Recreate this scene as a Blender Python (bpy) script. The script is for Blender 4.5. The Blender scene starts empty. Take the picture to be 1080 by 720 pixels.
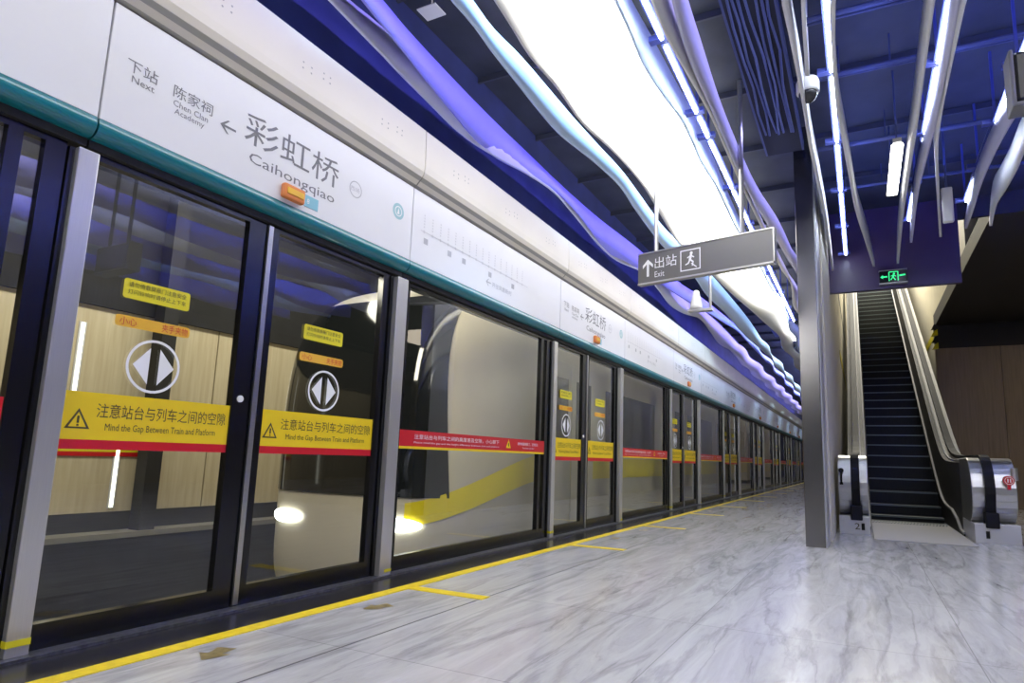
import bpy, math, random
from math import sin, cos, pi, radians
from mathutils import Vector, Matrix
random.seed(7)
COL = bpy.context.scene.collection
SC = bpy.context.scene

# ------------------------------------------------------------------ camera
F, PX, PY, YAW, PITCH, ROLL = 658.69, 581.3, 383.76, .4615, .1503, .0276
CAM = Vector((2.943, 0.0, 0.804))
def cam_axes():
    w = Vector((-sin(YAW)*cos(PITCH), cos(YAW)*cos(PITCH), sin(PITCH)))
    r = Vector((cos(YAW), sin(YAW), 0)); u = r.cross(w)
    return r*cos(ROLL)+u*sin(ROLL), -r*sin(ROLL)+u*cos(ROLL), w
CR, CU, CW = cam_axes()
def at(px, py, axis, v):
    """world point seen at a photo pixel on the plane axis = v"""
    d = CW + CR*((px-PX)/F) - CU*((py-PY)/F)
    i = 'xyz'.index(axis)
    return CAM + d*((v-CAM[i])/d[i])
cd = bpy.data.cameras.new('camera'); co = bpy.data.objects.new('camera', cd); COL.objects.link(co)
cd.sensor_fit = 'HORIZONTAL'; cd.sensor_width = 36; cd.lens = 36*F/1080
cd.shift_x = (540-PX)/1080; cd.shift_y = (PY-360)/1080
cd.clip_start = .05; cd.clip_end = 200
m = Matrix((CR, CU, -CW)).transposed().to_4x4(); m.translation = CAM
co.matrix_world = m; SC.camera = co
SC.view_settings.view_transform = 'Standard'
SC.view_settings.exposure = 0.0
SC.cycles.max_bounces = 8; SC.cycles.transparent_max_bounces = 16
SC.cycles.sample_clamp_indirect = 6.0

# ------------------------------------------------------------------ materials
M = {}
def _nt(name):
    mt = bpy.data.materials.new(name); mt.use_nodes = True
    nt = mt.node_tree; b = nt.nodes['Principled BSDF']; M[name] = mt
    return mt, nt, b
def mat(name, col, rough=.5, metal=0., spec=.5, noise=0., nscale=8., stretch=(1,1,1), bump=0., emit=None, es=0., coat=0.):
    mt, nt, b = _nt(name)
    b.inputs['Base Color'].default_value = (*col, 1); b.inputs['Roughness'].default_value = rough
    b.inputs['Metallic'].default_value = metal; b.inputs['Specular IOR Level'].default_value = spec
    b.inputs['Coat Weight'].default_value = coat; b.inputs['Coat Roughness'].default_value = .05
    if emit: b.inputs['Emission Color'].default_value = (*emit, 1); b.inputs['Emission Strength'].default_value = es
    if noise or bump:
        tc = nt.nodes.new('ShaderNodeTexCoord'); mp = nt.nodes.new('ShaderNodeMapping'); mp.inputs['Scale'].default_value = stretch
        nz = nt.nodes.new('ShaderNodeTexNoise'); nz.inputs['Scale'].default_value = nscale; nz.inputs['Detail'].default_value = 5
        nt.links.new(tc.outputs['Object'], mp.inputs['Vector']); nt.links.new(mp.outputs['Vector'], nz.inputs['Vector'])
        if noise:
            cr = nt.nodes.new('ShaderNodeValToRGB')
            cr.color_ramp.elements[0].position = .3; cr.color_ramp.elements[1].position = .7
            cr.color_ramp.elements[0].color = (*[max(0, c*(1-noise)) for c in col], 1)
            cr.color_ramp.elements[1].color = (*[min(1, c*(1+noise)) for c in col], 1)
            nt.links.new(nz.outputs['Fac'], cr.inputs['Fac']); nt.links.new(cr.outputs['Color'], b.inputs['Base Color'])
        if bump:
            bp = nt.nodes.new('ShaderNodeBump'); bp.inputs['Strength'].default_value = bump; bp.inputs['Distance'].default_value = .01
            nt.links.new(nz.outputs['Fac'], bp.inputs['Height']); nt.links.new(bp.outputs['Normal'], b.inputs['Normal'])
    return mt
def emis(name, col, s):
    mt = bpy.data.materials.new(name); mt.use_nodes = True; nt = mt.node_tree; nt.nodes.clear()
    e = nt.nodes.new('ShaderNodeEmission'); e.inputs['Color'].default_value = (*col, 1); e.inputs['Strength'].default_value = s
    o = nt.nodes.new('ShaderNodeOutputMaterial'); nt.links.new(e.outputs[0], o.inputs[0]); M[name] = mt; return mt
def glass(name, tint, f0, power=3.2):
    mt = bpy.data.materials.new(name); mt.use_nodes = True; nt = mt.node_tree; nt.nodes.clear()
    lw = nt.nodes.new('ShaderNodeLayerWeight'); lw.inputs['Blend'].default_value = .5
    pw = nt.nodes.new('ShaderNodeMath'); pw.operation = 'POWER'; pw.inputs[1].default_value = power
    mr = nt.nodes.new('ShaderNodeMapRange'); mr.inputs['To Min'].default_value = f0; mr.inputs['To Max'].default_value = 1
    t = nt.nodes.new('ShaderNodeBsdfTransparent'); t.inputs['Color'].default_value = (*tint, 1)
    g = nt.nodes.new('ShaderNodeBsdfGlossy'); g.inputs['Roughness'].default_value = .012; g.inputs['Color'].default_value = (.95, .97, 1, 1)
    mx = nt.nodes.new('ShaderNodeMixShader'); o = nt.nodes.new('ShaderNodeOutputMaterial')
    L = nt.links.new
    L(lw.outputs['Facing'], pw.inputs[0]); L(pw.outputs[0], mr.inputs['Value']); L(mr.outputs[0], mx.inputs[0])
    L(t.outputs[0], mx.inputs[1]); L(g.outputs[0], mx.inputs[2]); L(mx.outputs[0], o.inputs[0])
    M[name] = mt; return mt

def marble():
    mt, nt, b = _nt('marble'); L = nt.links.new; N = nt.nodes.new
    tc = N('ShaderNodeTexCoord'); mp = N('ShaderNodeMapping')
    mp.inputs['Rotation'].default_value = (0, 0, radians(-14)); mp.inputs['Scale'].default_value = (2.6, .36, 1)
    L(tc.outputs['Object'], mp.inputs['Vector'])
    warp = N('ShaderNodeTexNoise'); warp.inputs['Scale'].default_value = 1.1; warp.inputs['Detail'].default_value = 6; warp.inputs['Roughness'].default_value = .6
    L(mp.outputs[0], warp.inputs['Vector'])
    add = N('ShaderNodeMix'); add.data_type = 'VECTOR'; add.inputs['Factor'].default_value = .34
    L(mp.outputs[0], add.inputs['A']); L(warp.outputs['Color'], add.inputs['B'])
    wv = N('ShaderNodeTexNoise'); wv.inputs['Scale'].default_value = 4.5; wv.inputs['Detail'].default_value = 9; wv.inputs['Roughness'].default_value = .66; wv.inputs['Distortion'].default_value = 1.2
    L(add.outputs['Result'], wv.inputs['Vector'])
    r1 = N('ShaderNodeValToRGB'); e = r1.color_ramp.elements
    e[0].position = .3; e[0].color = (.33, .33, .335, 1); e[1].position = .62; e[1].color = (.56, .56, .56, 1)
    x = e.new(.44); x.color = (.475, .475, .475, 1)
    L(wv.outputs['Fac'], r1.inputs['Fac'])
    # thin dark veins: abs(noise-.5)
    v = N('ShaderNodeTexNoise'); v.inputs['Scale'].default_value = 1.7; v.inputs['Detail'].default_value = 7; v.inputs['Distortion'].default_value = .9
    L(add.outputs['Result'], v.inputs['Vector'])
    s = N('ShaderNodeMath'); s.operation = 'SUBTRACT'; s.inputs[1].default_value = .5; L(v.outputs['Fac'], s.inputs[0])
    a = N('ShaderNodeMath'); a.operation = 'ABSOLUTE'; L(s.outputs[0], a.inputs[0])
    r2 = N('ShaderNodeValToRGB'); r2.color_ramp.elements[0].position = 0; r2.color_ramp.elements[0].color = (.62, .62, .63, 1)
    r2.color_ramp.elements[1].position = .035; r2.color_ramp.elements[1].color = (1, 1, 1, 1); L(a.outputs[0], r2.inputs['Fac'])
    mul = N('ShaderNodeMix'); mul.data_type = 'RGBA'; mul.blend_type = 'MULTIPLY'; mul.inputs['Factor'].default_value = .6
    L(r1.outputs['Color'], mul.inputs['A']); L(r2.outputs['Color'], mul.inputs['B'])
    # tile joints, 1.2 m grid
    br = N('ShaderNodeTexBrick'); br.offset = 0; br.inputs['Scale'].default_value = 1; br.inputs['Mortar Size'].default_value = .0025
    br.inputs['Brick Width'].default_value = 1.2; br.inputs['Row Height'].default_value = 1.2
    br.inputs['Color1'].default_value = (1, 1, 1, 1); br.inputs['Color2'].default_value = (.93, .93, .94, 1); br.inputs['Mortar'].default_value = (.6, .6, .6, 1)
    mp2 = N('ShaderNodeMapping'); mp2.inputs['Location'].default_value = (.25, .3, 0); L(tc.outputs['Object'], mp2.inputs['Vector']); L(mp2.outputs[0], br.inputs['Vector'])
    mul2 = N('ShaderNodeMix'); mul2.data_type = 'RGBA'; mul2.blend_type = 'MULTIPLY'; mul2.inputs['Factor'].default_value = .9
    L(mul.outputs['Result'], mul2.inputs['A']); L(br.outputs['Color'], mul2.inputs['B'])
    L(mul2.outputs['Result'], b.inputs['Base Color'])
    rr = N('ShaderNodeMapRange'); rr.inputs['To Min'].default_value = .10; rr.inputs['To Max'].default_value = .24; L(wv.outputs['Fac'], rr.inputs['Value']); L(rr.outputs[0], b.inputs['Roughness'])
    bp = N('ShaderNodeBump'); bp.inputs['Strength'].default_value = .04; bp.inputs['Distance'].default_value = .01; L(warp.outputs['Fac'], bp.inputs['Height']); L(bp.outputs[0], b.inputs['Normal'])
    return mt
marble()
def wood_panel(name, c1, c2, joint=1.2):
    mt, nt, b = _nt(name); L = nt.links.new; N = nt.nodes.new
    tc = N('ShaderNodeTexCoord'); mp = N('ShaderNodeMapping'); mp.inputs['Scale'].default_value = (9, 9, .5); L(tc.outputs['Object'], mp.inputs['Vector'])
    nz = N('ShaderNodeTexNoise'); nz.inputs['Scale'].default_value = 2.5; nz.inputs['Detail'].default_value = 6; L(mp.outputs[0], nz.inputs['Vector'])
    r = N('ShaderNodeValToRGB'); r.color_ramp.elements[0].position = .3; r.color_ramp.elements[0].color = (*c1, 1); r.color_ramp.elements[1].position = .7; r.color_ramp.elements[1].color = (*c2, 1)
    L(nz.outputs['Fac'], r.inputs['Fac']); L(r.outputs['Color'], b.inputs['Base Color']); b.inputs['Roughness'].default_value = .45
    return mt
wood_panel('beige_panel', (.50, .42, .28), (.62, .54, .38))
wood_panel('brown_panel', (.22, .165, .10), (.30, .23, .15))
mat('white_panel', (.80, .80, .84), .35, noise=.015, nscale=3)
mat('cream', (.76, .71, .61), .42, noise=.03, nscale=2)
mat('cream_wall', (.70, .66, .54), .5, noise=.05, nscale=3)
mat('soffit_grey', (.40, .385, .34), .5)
mat('teal', (.004, .17, .215), .28, coat=.3)
mat('black_frame', (.006, .006, .007), .22)
mat('black_matt', (.01, .01, .011), .7)
mat('black_granite', (.022, .021, .023), .22, noise=.5, nscale=60)
mat('threshold_steel', (.16, .16, .165), .4, metal=.8, noise=.4, nscale=40)
mat('steel', (.66, .65, .63), .3, metal=.75, noise=.06, nscale=30, stretch=(40, 40, .3))
mat('brushed_steel', (.55, .55, .54), .33, metal=1, noise=.08, nscale=20, stretch=(1, 1, 30))
mat('dark_steel', (.04, .039, .038), .55, metal=0., spec=.12, noise=.2, nscale=12)
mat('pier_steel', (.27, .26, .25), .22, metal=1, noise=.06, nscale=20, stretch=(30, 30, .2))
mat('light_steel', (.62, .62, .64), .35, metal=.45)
mat('trim_grey', (.30, .30, .30), .6, spec=.2)
mat('deck_grey', (.26, .255, .24), .45, metal=.2)
for q, cc in (('violet', (.40, .38, .90)), ('ice', (.60, .74, .94)), ('lilac', (.70, .69, .90)), ('grey', (.78, .765, .72))): mat('fin_'+q, cc, .4)  # fin base colours carry the tint of the coloured LED light
mat('bezel_dark', (.13, .13, .14), .4)
mat('yellow', (.80, .56, .003), .45)
mat('yellow_sticker', (.76, .66, .015), .4)
mat('orange_sticker', (.80, .45, .03), .4)
mat('yellow_paint', (.78, .58, .01), .4, noise=.12, nscale=25)
mat('red', (.56, .006, .012), .4)
mat('dark_text', (.06, .045, .015), .6)
mat('grey_text', (.20, .20, .23), .6)
mat('faint_text', (.50, .50, .54), .6)
mat('white_text', (.85, .85, .85), .5)
mat('red_text', (.60, .05, .02), .5)
mat('sky_blue', (.25, .55, .68), .5)
mat('pale_teal', (.35, .57, .62), .5)
mat('orange_box', (.75, .24, .06), .4)
mat('brass_inlay', (.33, .26, .10), .4, metal=.5, noise=.3, nscale=30)
mat('ceiling_dark', (.036, .041, .055), .6, noise=.3, nscale=2.5)
mat('blue_wall', (.03, .04, .15), .6, noise=.2, nscale=3)
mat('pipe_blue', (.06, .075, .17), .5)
mat('joint_dark', (.10, .10, .10), .5)
mat('rail_dark', (.05, .055, .08), .6)
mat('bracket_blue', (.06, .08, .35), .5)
mat('fin_white', (.86, .86, .88), .4)
mat('white_plastic', (.78, .77, .74), .4)
mat('lens_dark', (.03, .03, .035), .08, noise=.3, nscale=40)
mat('purple_fascia', (.065, .042, .11), .3, noise=.12, nscale=2)
mat('dark_slab', (.025, .023, .026), .6)
mat('dark_band', (.02, .018, .017), .6)
mat('sign_grey', (.17, .165, .15), .38, metal=.3)
mat('sign_edge', (.55, .54, .5), .35, metal=.7)
mat('rubber', (.012, .012, .014), .6, spec=.12)
mat('step_black', (.014, .016, .018), .5, spec=.2, noise=.4, nscale=10, stretch=(60, 1, 1))
mat('step_edge', (.12, .15, .16), .35, metal=.5)
mat('train_body', (.62, .56, .44), .35, noise=.04, nscale=2)
mat('train_yellow', (.85, .68, .005), .35)
mat('train_glass', (.012, .014, .015), .06)
mat('train_dark', (.02, .02, .022), .5)
mat('track_dark', (.010, .010, .012), .8, noise=.4, nscale=4)
mat('rail', (.2, .18, .16), .35, metal=1)
mat('ledge', (.22, .21, .18), .4, noise=.1, nscale=4)
mat('screen_dark', (.015, .016, .02), .2)
mat('bezel', (.35, .36, .38), .4)
emis('panel_light', (1.0, .985, .96), 7.5)
emis('led_white', (.78, .86, 1.0), 32)
emis('tube_light', (1.0, .97, .88), 9)
emis('wall_led', (1.0, .97, .85), 4)
emis('headlight', (.96, 1.0, .98), 10)
emis('exit_green', (.05, .9, .32), 1.3)
glass('door_glass', (.80, .82, .77), .105)
glass('train_window', (.25, .28, .27), .12)

# ------------------------------------------------------------------ mesh builder
class MB:
    def __init__(s): s.v = []; s.f = []; s.smooth = []
    def box(s, a, b):
        (x0, y0, z0), (x1, y1, z1) = a, b
        n = len(s.v)
        s.v += [(x0,y0,z0),(x1,y0,z0),(x1,y1,z0),(x0,y1,z0),(x0,y0,z1),(x1,y0,z1),(x1,y1,z1),(x0,y1,z1)]
        s.f += [tuple(n+i for i in q) for q in ((0,3,2,1),(4,5,6,7),(0,1,5,4),(1,2,6,5),(2,3,7,6),(3,0,4,7))]
        return s
    def quad(s, *p):
        n = len(s.v); s.v += [tuple(q) for q in p]; s.f.append(tuple(range(n, n+len(p)))); return s
    def prism(s, poly, axis, a, b):
        """extrude a 2-D polygon along axis from a to b; poly holds the other two coordinates in xyz order"""
        n = len(s.v); k = len(poly)
        for v in (a, b):
            for p, q in poly:
                s.v.append({'x': (v, p, q), 'y': (p, v, q), 'z': (p, q, v)}[axis])
        for i in range(k):
            j = (i+1) % k; s.f.append((n+i, n+j, n+k+j, n+k+i))
        s.f.append(tuple(range(n+k-1, n-1, -1))); s.f.append(tuple(range(n+k, n+2*k)))
        return s
    def sheet(s, poly, axis, a, b):
        """open extruded strip (no caps)"""
        n = len(s.v); k = len(poly)
        for v in (a, b):
            for p, q in poly: s.v.append({'x': (v, p, q), 'y': (p, v, q), 'z': (p, q, v)}[axis])
        for i in range(k-1): s.f.append((n+i, n+i+1, n+k+i+1, n+k+i))
        return s
    def tube(s, p0, p1, r, n=10, r1=None):
        p0 = Vector(p0); p1 = Vector(p1); d = (p1-p0).normalized(); r1 = r if r1 is None else r1
        a = d.orthogonal().normalized(); b = d.cross(a); k = len(s.v)
        for p, rr in ((p0, r), (p1, r1)):
            for i in range(n):
                t = 2*pi*i/n; s.v.append(tuple(p+(a*cos(t)+b*sin(t))*rr))
        for i in range(n):
            j = (i+1) % n; s.f.append((k+i, k+j, k+n+j, k+n+i))
        s.f.append(tuple(range(k+n-1, k-1, -1))); s.f.append(tuple(range(k+n, k+2*n))); return s
    def path(s, pts, w, h, closed=False):
        """rectangular belt swept along a path that lies in a plane x = const"""
        k = len(s.v); n = len(pts)
        for i, p in enumerate(pts):
            p = Vector(p); q0 = Vector(pts[max(i-1, 0)]); q1 = Vector(pts[min(i+1, n-1)])
            t = (q1-q0).normalized(); nx = Vector((1, 0, 0)); nn = t.cross(nx).normalized()
            for a, b in ((-1,-1),(1,-1),(1,1),(-1,1)): s.v.append(tuple(p+nx*a*w/2+nn*b*h/2))
        for i in range(n-1):
            for j in range(4):
                jj = (j+1) % 4; s.f.append((k+4*i+j, k+4*i+jj, k+4*i+4+jj, k+4*i+4+j))
        s.f.append((k+3, k+2, k+1, k)); s.f.append(tuple(k+4*(n-1)+j for j in range(4))); return s
    def lathe(s, prof, c, n=20, axis='z'):
        k = len(s.v)
        for r, z in prof:
            for i in range(n):
                t = 2*pi*i/n; s.v.append((c[0]+r*cos(t), c[1]+r*sin(t), c[2]+z))
        for i in range(len(prof)-1):
            for j in range(n):
                jj = (j+1) % n; s.f.append((k+i*n+j, k+i*n+jj, k+(i+1)*n+jj, k+(i+1)*n+j))
        s.f.append(tuple(range(k+n-1, k-1, -1))); s.f.append(tuple(range(k+(len(prof)-1)*n, k+len(prof)*n))); return s
    def ring(s, o, ux, uy, r0, r1, n=36):
        o, ux, uy = Vector(o), Vector(ux), Vector(uy); k = len(s.v)
        for r in (r0, r1):
            for i in range(n): t = 2*pi*i/n; s.v.append(tuple(o+ux*r*cos(t)+uy*r*sin(t)))
        for i in range(n): j = (i+1) % n; s.f.append((k+i, k+n+i, k+n+j, k+j))
        return s
    def poly(s, o, ux, uy, pts):
        o, ux, uy = Vector(o), Vector(ux), Vector(uy)
        return s.quad(*[o+ux*a+uy*b for a, b in pts])
    def disc(s, o, ux, uy, r, n=24):
        return s.poly(o, ux, uy, [(r*cos(2*pi*i/n), r*sin(2*pi*i/n)) for i in range(n)])
    def text(s, txt, o, ux, uy, size=None, width=None, align='L', height=None):
        vs, fs = text_geo(txt)
        if not vs: return s
        x0 = min(v[0] for v in vs); x1 = max(v[0] for v in vs); y0 = min(v[1] for v in vs); y1 = max(v[1] for v in vs)
        if height: sy = height/(y1-y0)
        else: sy = size
        sx = width/(x1-x0) if width else sy
        if not height and not size: sy = sx
        off = {'L': 0, 'C': -(x1-x0)/2*sx, 'R': -(x1-x0)*sx}[align]
        o, ux, uy = Vector(o), Vector(ux), Vector(uy); k = len(s.v)
        for v in vs: s.v.append(tuple(o+ux*((v[0]-x0)*sx+off)+uy*((v[1]-y0)*sy)))
        s.f += [tuple(k+i for i in f) for f in fs]; return s
    def build(s, name, m, parent=None, smooth=False, bevel=0):
        me = bpy.data.meshes.new(name); L = Vector(parent.location) if parent and not parent.parent else Vector((0,0,0))
        if parent and parent.parent: L = Vector(parent.parent.location)
        me.from_pydata([tuple(Vector(v)-L) for v in s.v], [], s.f); me.update()
        o = bpy.data.objects.new(name, me); COL.objects.link(o)
        if parent: o.parent = parent
        me.materials.append(M[m] if isinstance(m, str) else m)
        if smooth:
            for p in me.polygons: p.use_smooth = True
        if bevel:
            bv = o.modifiers.new('bevel', 'BEVEL'); bv.width = bevel; bv.segments = 2; bv.limit_method = 'ANGLE'
        return o
_tc = {}
def text_geo(txt):
    if txt in _tc: return _tc[txt]
    cu = bpy.data.curves.new('t', 'FONT'); cu.body = txt; cu.size = 1; cu.resolution_u = 2
    ob = bpy.data.objects.new('t', cu); COL.objects.link(ob)
    dg = bpy.context.evaluated_depsgraph_get(); me = ob.evaluated_get(dg).to_mesh()
    r = ([tuple(v.co) for v in me.vertices], [tuple(p.vertices) for p in me.polygons])
    ob.evaluated_get(dg).to_mesh_clear(); bpy.data.objects.remove(ob); bpy.data.curves.remove(cu)
    _tc[txt] = r; return r
def empty(name, loc):
    o = bpy.data.objects.new(name, None); COL.objects.link(o); o.location = loc; o.empty_display_size = .1; return o
def tag(o, label, cat, group=None, kind=None):
    o['label'] = label; o['category'] = cat
    if group: o['group'] = group
    if kind: o['kind'] = kind
    return o
def thing(name, loc, label, cat, group=None): return tag(empty(name, loc), label, cat, group)
def struct(o): o['kind'] = 'structure'; return o
KIDS = {}
def copy_tree(o, parent=None):
    c = o.copy(); COL.objects.link(c); c.parent = parent
    for ch in o.children: copy_tree(ch, c)
    return c
YV, ZV = (0, 1, 0), (0, 0, 1)
def spline(pts, n=8):
    """Catmull-Rom through points"""
    out = []; P = [Vector(p) for p in pts]
    for i in range(len(P)-1):
        a = P[max(i-1, 0)]; b = P[i]; c = P[i+1]; d = P[min(i+2, len(P)-1)]
        for k in range(n):
            t = k/n
            out.append(.5*((2*b)+(c-a)*t+(2*a-5*b+4*c-d)*t*t+(3*b-a-3*c+d)*t**3))
    out.append(P[-1]); return out
ORD = ['first','second','third','fourth','fifth','sixth','seventh','eighth','ninth','tenth','eleventh','twelfth','thirteenth','fourteenth','fifteenth','sixteenth','seventeenth','eighteenth','nineteenth','twentieth']

# ------------------------------------------------------------------ the setting
YEND = 46.0; Y0 = -7.0
mb = MB().box((.36, Y0, -.25), (12, YEND, 0)); struct(mb.build('floor', 'marble'))
struct(MB().box((.10, Y0, -.25), (.36, YEND, 0)).build('trim_1', 'black_granite'))
struct(MB().box((.950, Y0, 0), (.956, YEND, .0015)).build('trim_7', 'joint_dark'))
struct(MB().box((-.10, Y0, -.25), (.10, YEND, .012)).build('trim_2', 'threshold_steel'))
# ceiling: high dark slab with a void over the escalator
mb = MB().box((-.6, Y0, 4.5), (12, 9.8, 4.7)); mb.box((-.6, 9.8, 4.5), (2.62, YEND, 4.7))
struct(mb.build('ceiling', 'ceiling_dark'))
struct(MB().box((-.45, Y0, 3.1), (-.3, YEND, 4.5)).build('wall_left', 'blue_wall'))
struct(MB().box((-.6, YEND, -.3), (12, YEND+.2, 4.7)).build('wall_back', 'blue_wall'))
struct(MB().box((12, Y0, -.3), (12.2, YEND, 4.7)).build('wall_right', 'brown_panel'))
# slab soffit right of the escalator, wall under it
struct(MB().box((4.64, 9.8, 4.2), (12, 17.4, 4.5)).build('trim_3', 'dark_slab'))
struct(MB().box((4.62, 17.2, 3.65), (12, 17.4, 4.2)).build('trim_4', 'dark_band'))
mb = MB()
for x0 in (4.62, 5.9, 7.18, 8.46, 9.74): mb.box((x0, 17.2, 0), (x0+1.27, 17.4, 3.65))
struct(mb.build('wall_right_rear', 'brown_panel'))
# cream walls of the escalator well
struct(MB().box((4.64, 12.0, 4.5), (4.84, 34, 9.5)).box((4.64, 17.4, 0), (4.84, 34, 4.5)).build('wall_well_right', 'cream_wall'))
struct(MB().box((2.42, 7.58, 0), (2.62, 34, 4.5)).box((2.42, 9.9, 4.7), (2.62, 34, 9.5)).build('wall_well_left', 'cream_wall'))
struct(MB().box((2.42, 34, 0), (4.84, 34.2, 9.5)).build('wall_well_back', 'dark_slab'))
struct(MB().box((2.42, 9.9, 9.5), (4.84, 34.2, 9.7)).build('ceiling_well', 'dark_slab'))
# fascia over the escalator
struct(MB().box((2.62, 9.72, 3.3), (4.25, 9.8, 4.5)).build('trim_5', 'purple_fascia'))
struct(MB().box((4.25, 9.74, 4.2), (12, 9.8, 4.5)).build('trim_6', 'dark_slab'))
# track side
struct(MB().box((-6, Y0, -1.5), (-.1, YEND, -1.3)).build('floor_track', 'track_dark'))
struct(MB().box((-.13, Y0, -1.3), (-.10, YEND, -.02)).build('wall_track_near', 'track_dark'))
mb = MB()
y = Y0
while y < YEND:
    mb.box((-5.2, y, 0), (-5.0, min(y+2.08, YEND), 2.42)); y += 2.1
struct(mb.build('wall_track', 'beige_panel'))
struct(MB().box((-5.25, Y0, 2.42), (-4.95, YEND, 4.5)).build('wall_track_upper', 'track_dark'))
struct(MB().box((-5.2, Y0, -.22), (-4.65, YEND, -.16)).build('floor_track_ledge', 'ledge'))
struct(MB().box((-5.2, Y0, -1.3), (-5.0, YEND, -.22)).build('wall_track_lower', 'track_dark'))
struct(MB().box((-5.0, Y0, -.16), (-4.97, YEND, .05)).build('baseboard_track', 'black_matt'))
struct(MB().box((-5.2, Y0, 4.4), (-.45, YEND, 4.6)).build('ceiling_track', 'track_dark'))

# cornice above the header
prof = [(.105, 2.735), (.12, 2.742), (.15, 2.765), (.172, 2.80), (.18, 2.84), (.182, 2.9), (.18, 3.14), (-.3, 3.16), (-.3, 3.12), (.10, 3.1)]
joints = [-6.0]
P = 4.56; TA, TB, TM = 1.345, 3.40, 5.90
NB = 9
J = []
for k in range(-1, NB):
    J += [TA+k*P, TB+k*P]
cp = [(.12, 2.742), (.17, 2.795), (.185, 2.83), (.188, 2.88), (.182, 3.15), (-.3, 3.16), (-.3, 2.742)]
cg = [(.085, 2.725), (.12, 2.742), (.17, 2.795), (.1, 2.795)]
def facing_panel(y0, y1, idx):
    t = thing('cornice_panel', (.1, y0, 2.74), 'cream cornice panel above the %s white header panel from the camera' % ORD[idx], 'cornice panel', 'cream cornice panels along the header')
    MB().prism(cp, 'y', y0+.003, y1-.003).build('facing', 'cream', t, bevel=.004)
    MB().prism([(.086, 2.735), (.118, 2.741), (.168, 2.792), (.168, 2.7925), (.086, 2.7925)], 'y', y0+.003, y1-.003).build('soffit', 'soffit_grey', t)  # cornice underside: its shadow band painted as a grey skin
    d = MB()
    for c in (.18, .50, .82):
        yc = y0+(y1-y0)*c
        for a in (-.10, -.04, .05, .10):
            for b in (0, .035):
                d.disc((.1885, yc+a, 2.96+b+.02*(a > 0)), YV, ZV, .006, 8)
    d.build('fixing_holes', 'soffit_grey', t)
for i in range(len(J)-1): facing_panel(J[i], J[i+1], i)

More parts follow.
